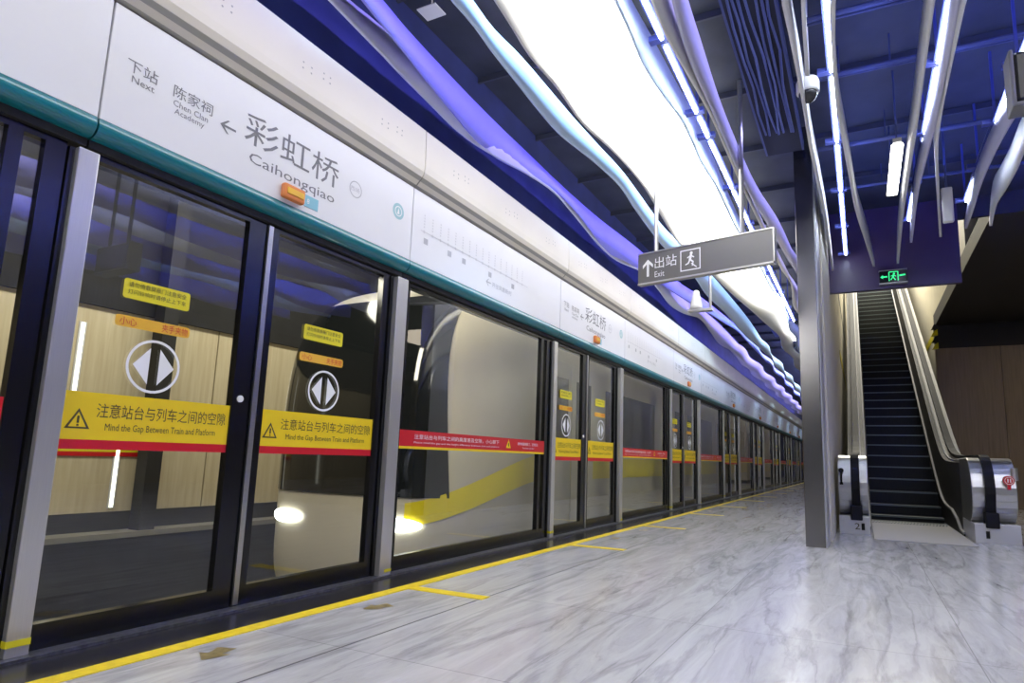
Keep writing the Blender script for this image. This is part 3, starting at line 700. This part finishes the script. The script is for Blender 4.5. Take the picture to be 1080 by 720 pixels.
limb((.08,.48),(-.05,-.05),.24); limb((.05,.4),(.38,.18),.11); limb((.05,.4),(-.3,.2),.11); limb((0,0),(.3,-.25),.15); limb((.28,-.2),(.2,-.6),.13); limb((-.05,-.02),(-.22,-.35),.15); limb((-.2,-.32),(-.5,-.42),.12)
limb((.1,-.35),(.62,-.78),.1)
g.build('lettering', 'white_text', t)
for f_, zz in ((.14, 3.79), (.79, 4.5)):
    p = o+ux*(Ls*f_)-nrm*.03; MB().tube((p.x, p.y, zt), (p.x, p.y, zz), .022, 10).build('hanger_rod', 'sign_edge', t)
# horn speaker on a bracket beyond the sign
p = at(744, 328, 'y', 8.6)
t = thing('loudspeaker', (p.x, p.y, p.z), 'small white horn loudspeaker on a hanging bracket behind the exit sign', 'loudspeaker')
MB().lathe([(.09, 0), (.085, .05), (.06, .16), (.045, .25), (.02, .27)], (p.x-.13, p.y, p.z+.04), 18).build('horn', 'white_plastic', t, smooth=True)
MB().box((p.x-.24, p.y-.06, p.z), (p.x+.1, p.y+.06, p.z+.035)).build('shelf', 'sign_edge', t)
MB().tube((p.x+.07, p.y, p.z), (p.x+.07, p.y, 3.79), .02, 8).build('rod', 'sign_edge', t)

# green exit sign on the fascia
a, b = at(930, 286, 'y', 9.68), at(954, 297, 'y', 9.68); zc = (a.z+b.z)/2; xc = (a.x+b.x)/2; w = .17; h = .085
t = thing('emergency_exit_sign', (xc, 9.69, zc), 'small green lit running man sign on the purple fascia over escalator', 'sign')
MB().box((xc-w, 9.67, zc-h), (xc+w, 9.72, zc+h)).build('housing', 'black_frame', t)
MB().box((xc-w-.005, 9.66, zc-h-.02), (xc+w+.005, 9.72, zc-h)).box((xc-w-.005, 9.66, zc+h), (xc+w+.005, 9.72, zc+h+.012)).build('frame_rail', 'sign_edge', t)
g = MB(); UX = (1, 0, 0); cc = Vector((xc, 9.668, zc))
def gl(p0, p1, w_):
    p0 = Vector(p0); p1 = Vector(p1); d = (p1-p0).normalized(); n_ = Vector((-d.y, d.x))*w_/2
    g.poly(cc, UX, ZV, [tuple(p0+n_), tuple(p0-n_), tuple(p1-n_), tuple(p1+n_)])
gl((-.05,-.065),(-.05,.065),.012); gl((-.05,.065),(.06,.065),.012); gl((.06,.065),(.06,-.065),.012)
g.disc(cc+Vector((.012, 0, .038)), UX, ZV, .013, 12); gl((.008,.024),(-.004,-.016),.024); gl((0,-.01),(.028,-.055),.013); gl((-.004,-.012),(-.03,-.05),.013); gl((.01,.018),(.036,-.002),.01); gl((.004,.018),(-.028,.004),.01)
gl((-.145,0),(-.07,0),.02); g.poly(cc, UX, ZV, [(-.16,0),(-.125,.028),(-.125,-.028)])
gl((.075,.004),(.15,.012),.022)
g.build('pictogram', 'exit_green', t)

# ------------------------------------------------------------------ steel pier
t = thing('steel_pier', (2.5, 7.2, 0), 'tall brushed steel clad pier left of the escalator', 'pillar')
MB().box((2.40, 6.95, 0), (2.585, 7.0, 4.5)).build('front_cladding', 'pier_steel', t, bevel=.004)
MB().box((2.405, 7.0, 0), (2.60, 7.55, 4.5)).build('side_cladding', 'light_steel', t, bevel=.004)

# ------------------------------------------------------------------ escalator
S = math.tan(radians(30)); YI = 11.7
esc = thing('escalator', (3.52, 9, 0), 'dark stepped escalator with steel balustrades rising behind the steel pier', 'escalator')
XL, XR = 3.03, 4.01
MB().box((XL, 8.1, 0), (XR, 10.75, .012)).build('landing_plate', 'trim_grey', esc)
g = MB()
for i in range(24): g.box((XL+.01+i*.04, 10.55, .012), (XL+.03+i*.04, 10.8, .02))
g.build('comb', 'step_edge', esc)
y, z = 10.8, -.19; run = .346
for i in range(42):
    z0 = z
    rise = 0 if i < 1 else (.07 if i == 1 else (.15 if i == 2 else .2))
    z1 = z0+rise if i else .01
    if i == 0: z1 = .012
    z = z1
    st = MB().box((XL+.005, y, z1-.24), (XR-.005, y+run+.02, z1)).build('step', 'step_black', esc)
    e = MB().box((XL+.005, y-.004, z1-.022), (XR-.005, y+.018, z1+.002)).build('step_nosing', 'step_edge', st)
    y += run
YTOP = y
def prof_z(y, off, y_knee=YI):
    # smooth hinge between level and 30 degree line
    d = y-y_knee; k = .55
    return off+S*(d+math.sqrt(d*d+k*k))/2*1.0
YB = 9.0
for side, (xi, xh, xo0, xo1) in enumerate(((3.0, 2.855, 2.66, 2.995), (4.04, 4.22, 4.05, 4.48))):
    sg = -1 if side == 0 else 1
    nm = ('left', 'right')[side]
    ys = [YB+i*.25 for i in range(66)]
    top = [(yy, prof_z(yy, .90)) for yy in ys]; bot = [(yy, prof_z(yy, .10)-.0) for yy in ys]
    # newel front in profile: half round
    ZN = .90; cz = .56; r = .36
    fr = []
    poly = [(yy, max(zz-.02, 0)) for yy, zz in top]
    inner = poly+list(reversed([(yy, zz-.12) for yy, zz in bot]))+[(YB, .02)]+list(reversed(fr))
    a, b = sorted((xi+sg*.02, xi+sg*.09))
    MB().prism(inner, 'x', a, b).build('balustrade', 'dark_steel', esc)
    # skirt and bright trim
    sk = [(yy, prof_z(yy, .22)) for yy in ys if yy > 10.2]
    tr = [(xi, yy, zz) for yy, zz in sk]
    trim = [(xi, YB+.4, .03), (xi, YB+.7, .05), (xi, 10.0, .16)]+[p for p in tr if p[1] > 10.25]
    MB().path(trim, .03, .03).build('skirt_trim', 'trim_grey', esc)
    MB().prism([(yy, max(zz, .015)) for yy, zz in [(YB+.4, .02), (YB+.7, .04), (10.0, .15)]+[q for q in sk if q[0] > 10.25]]+list(reversed([(yy, zz-.62) for yy, zz in sk]))+[(YB+.4, -.05)], 'x', *sorted((xi-sg*.005, xi+sg*.02))).build('skirt', 'dark_steel', esc)
    # upper bright edge of the balustrade
    MB().path([(xi+sg*.085, yy, zz-.0) for yy, zz in top], .022, .018).build('balustrade_cap', 'trim_grey', esc)
    # hand rail
    hp = [(xh, yy, zz+.05) for yy, zz in reversed(top)]
    r2 = .39; ctr = (YB-.05, prof_z(YB, .90)+.05-r2)
    hp += [(xh, ctr[0]-r2*sin(radians(q))*.9, ctr[1]+r2*cos(radians(q))) for q in range(10, 100, 12)]
    ye = hp[-1][1]; ze = hp[-1][2]
    hp += [(xh, ye+.01+.02*i, ze-(ze-.26)*i/4) for i in range(1, 5)]
    MB().path(hp, .095, .045).build('handrail', 'rubber', esc)
    # outer deck
    od = [(yy, zz-.06) for yy, zz in top]
    MB().prism(od+list(reversed([(yy, zz-.14) for yy, zz in top])), 'x', *sorted((xi+sg*.09, xh+sg*.13))).build('outer_deck', ('dark_steel', 'deck_grey')[side], esc)
    if side: MB().prism([(q[0], q[1]-.1) for q in od]+[(od[-1][0], 0), (od[0][0], 0)], 'x', xh+.10, xh+.13).build('outer_cladding', 'deck_grey', esc)
    # newel housing: rounded steel shell and base box
    z1 = .95
    hs = [(YB+.55, .22), (YB+.55, z1)]+[(YB-.05-.30*sin(radians(q)), .58+(z1-.58)*cos(radians(q))) for q in range(0, 181, 12)]+[(YB-.05, .21)]
    nw = MB().prism(hs, 'x', xo0, xo1).build('newel', 'brushed_steel', esc, bevel=.01)
    MB().box((xo0, YB-.38, 0), (xo1, YB+.55, .215)).build('newel_base', 'light_steel', esc, bevel=.004)
    MB().box((xh-.065, YB-.42, .17), (xh+.065, YB-.25, .34)).build('handrail_inlet', 'rubber', esc, bevel=.01)
    bx = xo1-.075 if side == 0 else xo0+.12
    MB().box((bx-.018, YB-.388, .055), (bx+.018, YB-.375, .135)).build('key_switch', 'black_frame', esc)
    if side == 0:
        MB().text('2', (2.83, YB-.383, .06), UX, ZV, height=.075, width=.055).build('number', 'dark_text', esc)
        MB().tube((2.70, YB-.33, .76), (2.70, YB-.37, .76), .03, 14).box((2.688, YB-.37, .60), (2.712, YB-.30, .74)).box((2.68, YB-.37, .585), (2.72, YB-.30, .615)).build('sensor_post', 'black_frame', esc)
    else:
        MB().tube((4.40, YB-.40, .70), (4.40, YB-.31, .70), .052, 18).box((4.385, YB-.395, .60), (4.415, YB-.3, .66)).build('warning_disc', 'red', esc)
        gg = MB()
        gg.ring((4.40, YB-.403, .70), UX, ZV, .036, .042, 20)
        for dx in (-.016, .008): gg.box((4.40+dx, YB-.407, .68), (4.40+dx+.010, YB-.402, .722))
        gg.build('disc_mark', 'white_text', esc)
        MB().tube((4.465, YB-.33, .70), (4.465, YB-.33, .84), .035, 14).build('stop_button_housing', 'steel', esc)
# yellow caution tape pieces on the well walls
g = MB().box((2.619, 14.0, 3.0), (2.626, 26, 3.18)); tag(g.build('caution_tape', 'yellow_sticker'), 'yellow caution tape along the cream wall left of the escalator', 'tape', 'yellow caution tapes in the escalator well')
g = MB().box((4.632, 17.42, 3.95), (4.641, 24, 4.12)); tag(g.build('caution_tape', 'yellow_sticker'), 'yellow caution tape on the cream wall right of the escalator', 'tape', 'yellow caution tapes in the escalator well')
t = thing('caution_bumper', (4.6, 17.15, 3.65), 'yellow and black zigzag bumper hanging at the dark slab corner right of escalator', 'bumper')
for i in range(4):
    z = 3.62+i*.16; MB().prism([(4.55, z), (4.68, z+.02), (4.68, z+.16), (4.61, z+.12)], 'y', 17.1, 17.2).build(('yellow_block', 'black_block')[i % 2], ('yellow_sticker', 'black_matt')[i % 2], t)

# ------------------------------------------------------------------ beige columns farther along the platform
for i, (x, y) in enumerate(((1.9, 28.0), (1.9, 37.0))):
    t = thing('platform_column', (x, y, 0), 'beige clad column far along the platform behind the pier, %s one' % ('nearer', 'farther')[i], 'column', 'beige columns far down the platform')
    MB().box((x-.4, y, .12), (x+.4, y+.9, 4.5)).build('cladding', 'beige_panel', t); MB().box((x-.41, y-.01, 0), (x+.41, y+.91, .12)).build('plinth', 'black_matt', t)

# ------------------------------------------------------------------ track side things
for i, (y, z0, z1) in enumerate(((3.9, 1.0, 2.2), (4.45, .10, .78), (6.2, .3, 2.2), (1.6, .3, 2.2))):
    t = thing('wall_light_strip', (-5, y, z0), ('upright white light strip high on the beige track wall behind the nearest left leaf', 'short upright light strip low on the beige track wall behind the nearest left leaf', 'upright white light strip on the beige track wall right of the black post', 'upright white light strip on the beige track wall at the far left')[i], 'light strip', 'upright light strips on the track wall')
    MB().box((-5.0, y-.018, z0), (-4.98, y+.018, z1)).build('diffuser', 'wall_led', t)
    MB().box((-5.0, y-.04, z0-.01), (-4.99, y+.04, z1+.01)).build('frame', 'light_steel', t)
for i, y in enumerate((4.72, 9.5)):
    tag(MB().box((-4.9, y-.09, -.16), (-4.7, y+.09, 4.4)).build('track_column', 'black_matt'), ('black upright post before the beige track wall behind the nearest doorway', 'black upright post on the track wall beyond the train nose')[i], 'post', 'black posts along the track wall')
t = thing('band_reflection', (-5, 4.3, .68), 'painted yellow door notice board with red line on the beige track wall', 'notice board')  # reflection of the door warning band, painted as flat yellow and red strips
MB().box((-5, 3.55, .74), (-4.985, 4.75, .93)).build('reflection', 'yellow_sticker', t); MB().box((-5, 3.55, .69), (-4.985, 4.75, .74)).build('red_line', 'red', t)
for i, x in enumerate((-2.27, -.83)):
    tag(MB().box((x-.035, Y0, -1.16), (x+.035, YEND, -1.12)).box((x-.01, Y0, -1.28), (x+.01, YEND, -1.16)).box((x-.07, Y0, -1.3), (x+.07, YEND, -1.28)).build('rail', 'rail'), ('far running rail on the dark track bed', 'near running rail on the dark track bed')[i], 'rail', 'running rails')

# ------------------------------------------------------------------ train
XC, HW, ZR, ZF, ZM = -1.56, 1.36, 2.75, -1.0, .3
YN0, YN1, NE, NP = 6.0, 4.55, 5.0, .42
tr = thing('train', (XC, 6, -1.2), 'beige metro train with yellow stripe arriving behind the screen doors', 'train')
def hz(b): return ZM+b*((ZR-ZM) if b > 0 else (ZM-ZF))
def section():
    raw = []
    for i in range(720):
        q = 2*pi*i/720; c_, s_ = cos(q), sin(q)
        raw.append((math.copysign(abs(c_)**(2/NE), c_), math.copysign(abs(s_)**(2/NE), s_)))
    out = [raw[0]]
    for p in raw[1:]:
        if math.hypot(p[0]-out[-1][0], p[1]-out[-1][1]) > .05: out.append(p)
    return out
SEC = section()
def surf_y(x, z, e=0.0):   # front surface of the nose
    a = abs(x-XC)/HW; b = (z-ZM)/((ZR-ZM) if z > ZM else (ZM-ZF)); r = min((a**NE+abs(b)**NE)**(1/NE), .9999)
    return YN0-(YN0-YN1)*sin(math.acos(r**(1/NP)))-e
def surf_x(y, z, e=0.0):   # near side surface of the nose
    sn = min(max((YN0-y)/(YN0-YN1), 0), .9999); r = cos(math.asin(sn))**NP
    b = (z-ZM)/((ZR-ZM) if z > ZM else (ZM-ZF)); return XC+HW*max(r**NE-abs(b)**NE, 0)**(1/NE)+e
body = MB(); rows = []
NU = 40
for u in range(NU+1):
    t_ = u/NU; t_ = (1-(1-t_)**2.6)*.99998*pi/2; r = cos(t_)**NP; y = YN0-(YN0-YN1)*sin(t_)
    rows.append([(XC+HW*r*a, y, ZM+(hz(b)-ZM)*r) for a, b in SEC])
nS = len(SEC); k0 = 0
for r_ in rows: body.v += r_
for u in range(NU):
    for i in range(nS):
        j = (i+1) % nS; body.f.append((u*nS+i, (u+1)*nS+i, (u+1)*nS+j, u*nS+j))
body.quad(*reversed(rows[-1]))
body.build('nose', 'train_body', tr, smooth=True)
def patch(f, nu, nv):
    g = MB()
    for i in range(nu+1):
        for j in range(nv+1): g.v.append(f(i/nu, j/nv))
    for i in range(nu):
        for j in range(nv): a = i*(nv+1)+j; g.f.append((a, a+nv+1, a+nv+2, a+1))
    return g
def wsf(u, v):
    z = .42+v*1.99; w_ = 1.10-.10*v; x = XC+(u*2-1)*w_; return (x, surf_y(x, z, .015), z)
patch(wsf, 24, 16).build('windscreen', 'train_glass', tr, smooth=True)
def stf(u, v):
    y = 4.60+u*1.42; d = max(0, 6.0-y)/1.4; lo, hi = .56-.40*d**1.4, .83-.46*d**1.4; z = lo+(hi-lo)*v
    return (surf_x(y, z, .006), y-.004, z)
patch(stf, 40, 4).build('nose_stripe', 'train_yellow', tr, smooth=True)
for cidx in range(2):
    y0, y1 = (6.0, 27.5) if cidx == 0 else (28.3, 46)
    sec = [(XC+HW*a, hz(b)) for a, b in SEC]
    MB().prism(sec, 'y', y0, y1).build('car_body', 'train_body', tr)
    for sx in (1, -1):
        xs = XC+sx*(HW+.004); a, b = sorted((xs, xs-sx*.02))
        MB().box((a, y0, .56), (b, y1, .83)).build('side_stripe', 'train_yellow', tr)
    if cidx == 0:
        xs = XC+HW
        for k in range(1, 5):
            yc = 2.34+k*P
            for s_ in (-1, 1):
                d = MB().box((xs-.01, yc+(.008 if s_ > 0 else -.70), -.05), (xs+.012, yc+(.70 if s_ > 0 else -.008), 1.95)).build('door', 'train_body', tr, bevel=.01)
                MB().box((xs+.005, yc+(.12 if s_ > 0 else -.58), .92), (xs+.016, yc+(.58 if s_ > 0 else -.12), 1.75)).build('door_window', 'train_glass', d)
            if k < 4:
                MB().box((xs-.01, yc+1.15, .95), (xs+.01, yc+P-1.15, 1.75)).build('window', 'train_glass', tr, bevel=.01)
MB().box((XC-1.1, 5.6, -1.10), (XC+1.1, 46, -.9)).build('underframe', 'train_dark', tr)
# head lamps
for hx, hw in ((-.86, .24), (-2.24, .24)):
    def hf(u, v, hx=hx, hw=hw):
        x = hx+(u*2-1)*hw; z = .175+(v*2-1)*.062*(1-abs(u*2-1)**3*.7); return (x, surf_y(x, z, .03), z)
    patch(hf, 14, 6).build('headlight', 'headlight', tr, smooth=True)

# ------------------------------------------------------------------ lights
def area(name, loc, sx, sy, rot, energy, col):
    l = bpy.data.lights.new(name, 'AREA'); l.shape = 'RECTANGLE'; l.size = sx; l.size_y = sy; l.energy = energy; l.color = col
    o = bpy.data.objects.new(name, l); COL.objects.link(o); o.location = loc; o.rotation_euler = rot; return o
UP = (pi, 0, 0); DN = (0, 0, 0)
BLUE = (.12, .2, 1.0); VIO = (.32, .24, 1.0); ICE = (.45, .7, 1.0)
def spread(o, deg): o.data.spread = radians(deg); return o
area('cove_light_header', (-.18, 15, 3.25), 0.06, 40, UP, 14, BLUE)
spread(area('cove_light_violet', (.80, 15, 4.2), .08, 44, (0, radians(52), 0), 230, (.25, .22, 1.0)), 60)
spread(area('cove_light_ice', (.99, 15, 4.15), .06, 44, (0, radians(35), 0), 170, ICE), 60)
area('cove_light_row', (2.3, 4, 3.95), .1, 22, UP, 10, BLUE)
area('cove_light_pier', (3.1, 3.5, 3.95), .1, 11, UP, 24, BLUE)
area('cove_light_right', (3.8, 3.5, 3.95), .1, 11, UP, 24, BLUE)
area('cove_light_edge', (4.4, 3.5, 3.95), .1, 9, UP, 18, BLUE)
spread(area('cove_light_lilac', (2.35, 8, 4.1), .08, 26, (0, radians(55), 0), 45, (.42, .4, 1)), 80)
area('cove_light_hall', (5.9, 3.5, 4.0), .1, 12, UP, 60, BLUE)
area('cove_light_hall_far', (7.5, 3.5, 4.0), .1, 12, UP, 90, BLUE)
spread(area('cove_light_hall_fins', (4.7, 3.5, 4.35), .1, 12, (0, radians(-60), 0), 200, (.1, .2, 1)), 70)
spread(area('cove_light_hall_fins_far', (6.1, 3.5, 4.35), .1, 12, (0, radians(-60), 0), 260, (.1, .2, 1)), 70)
area('track_fill', (-3.2, 4.0, 4.2), .5, 8, (0, radians(22), 0), 260, (1, .95, .82))  # unseen lamp added above the track to brighten the beige wall
area('train_fill', (-.32, 16, 2.9), .2, 26, (0, radians(20), 0), 200, (1, .93, .8))  # unseen fill added to brighten the train
area('nose_fill', (-.7, 2.6, 2.6), .3, 1.0, (radians(62), 0, 0), 45, (1, .93, .8))  # unseen fill added ahead of the train to bring out its nose
area('well_light', (3.5, 22, 9.3), 1.6, 10, DN, 1000, (1, .95, .82))
area('right_hall_light', (8, 14, 4.1), 2, 2, DN, 40, (1, .85, .65))
area('platform_fill_rear', (1.6, -4, 4.3), 1.5, 5, DN, 260, (.97, .97, 1))  # unseen fill added behind the camera to even out the platform
area('platform_fill_side', (5.5, 1.5, 4.3), 2.5, 5, DN, 240, (1, .98, .95))  # unseen fill added for the floor on the right
area('platform_light_far', (1.2, 30, 4.4), 1.2, 26, DN, 150, (1, .98, .95))
w = bpy.data.worlds.new('world'); SC.world = w; w.use_nodes = True
w.node_tree.nodes['Background'].inputs[0].default_value = (.5, .55, .8, 1); w.node_tree.nodes['Background'].inputs[1].default_value = .05
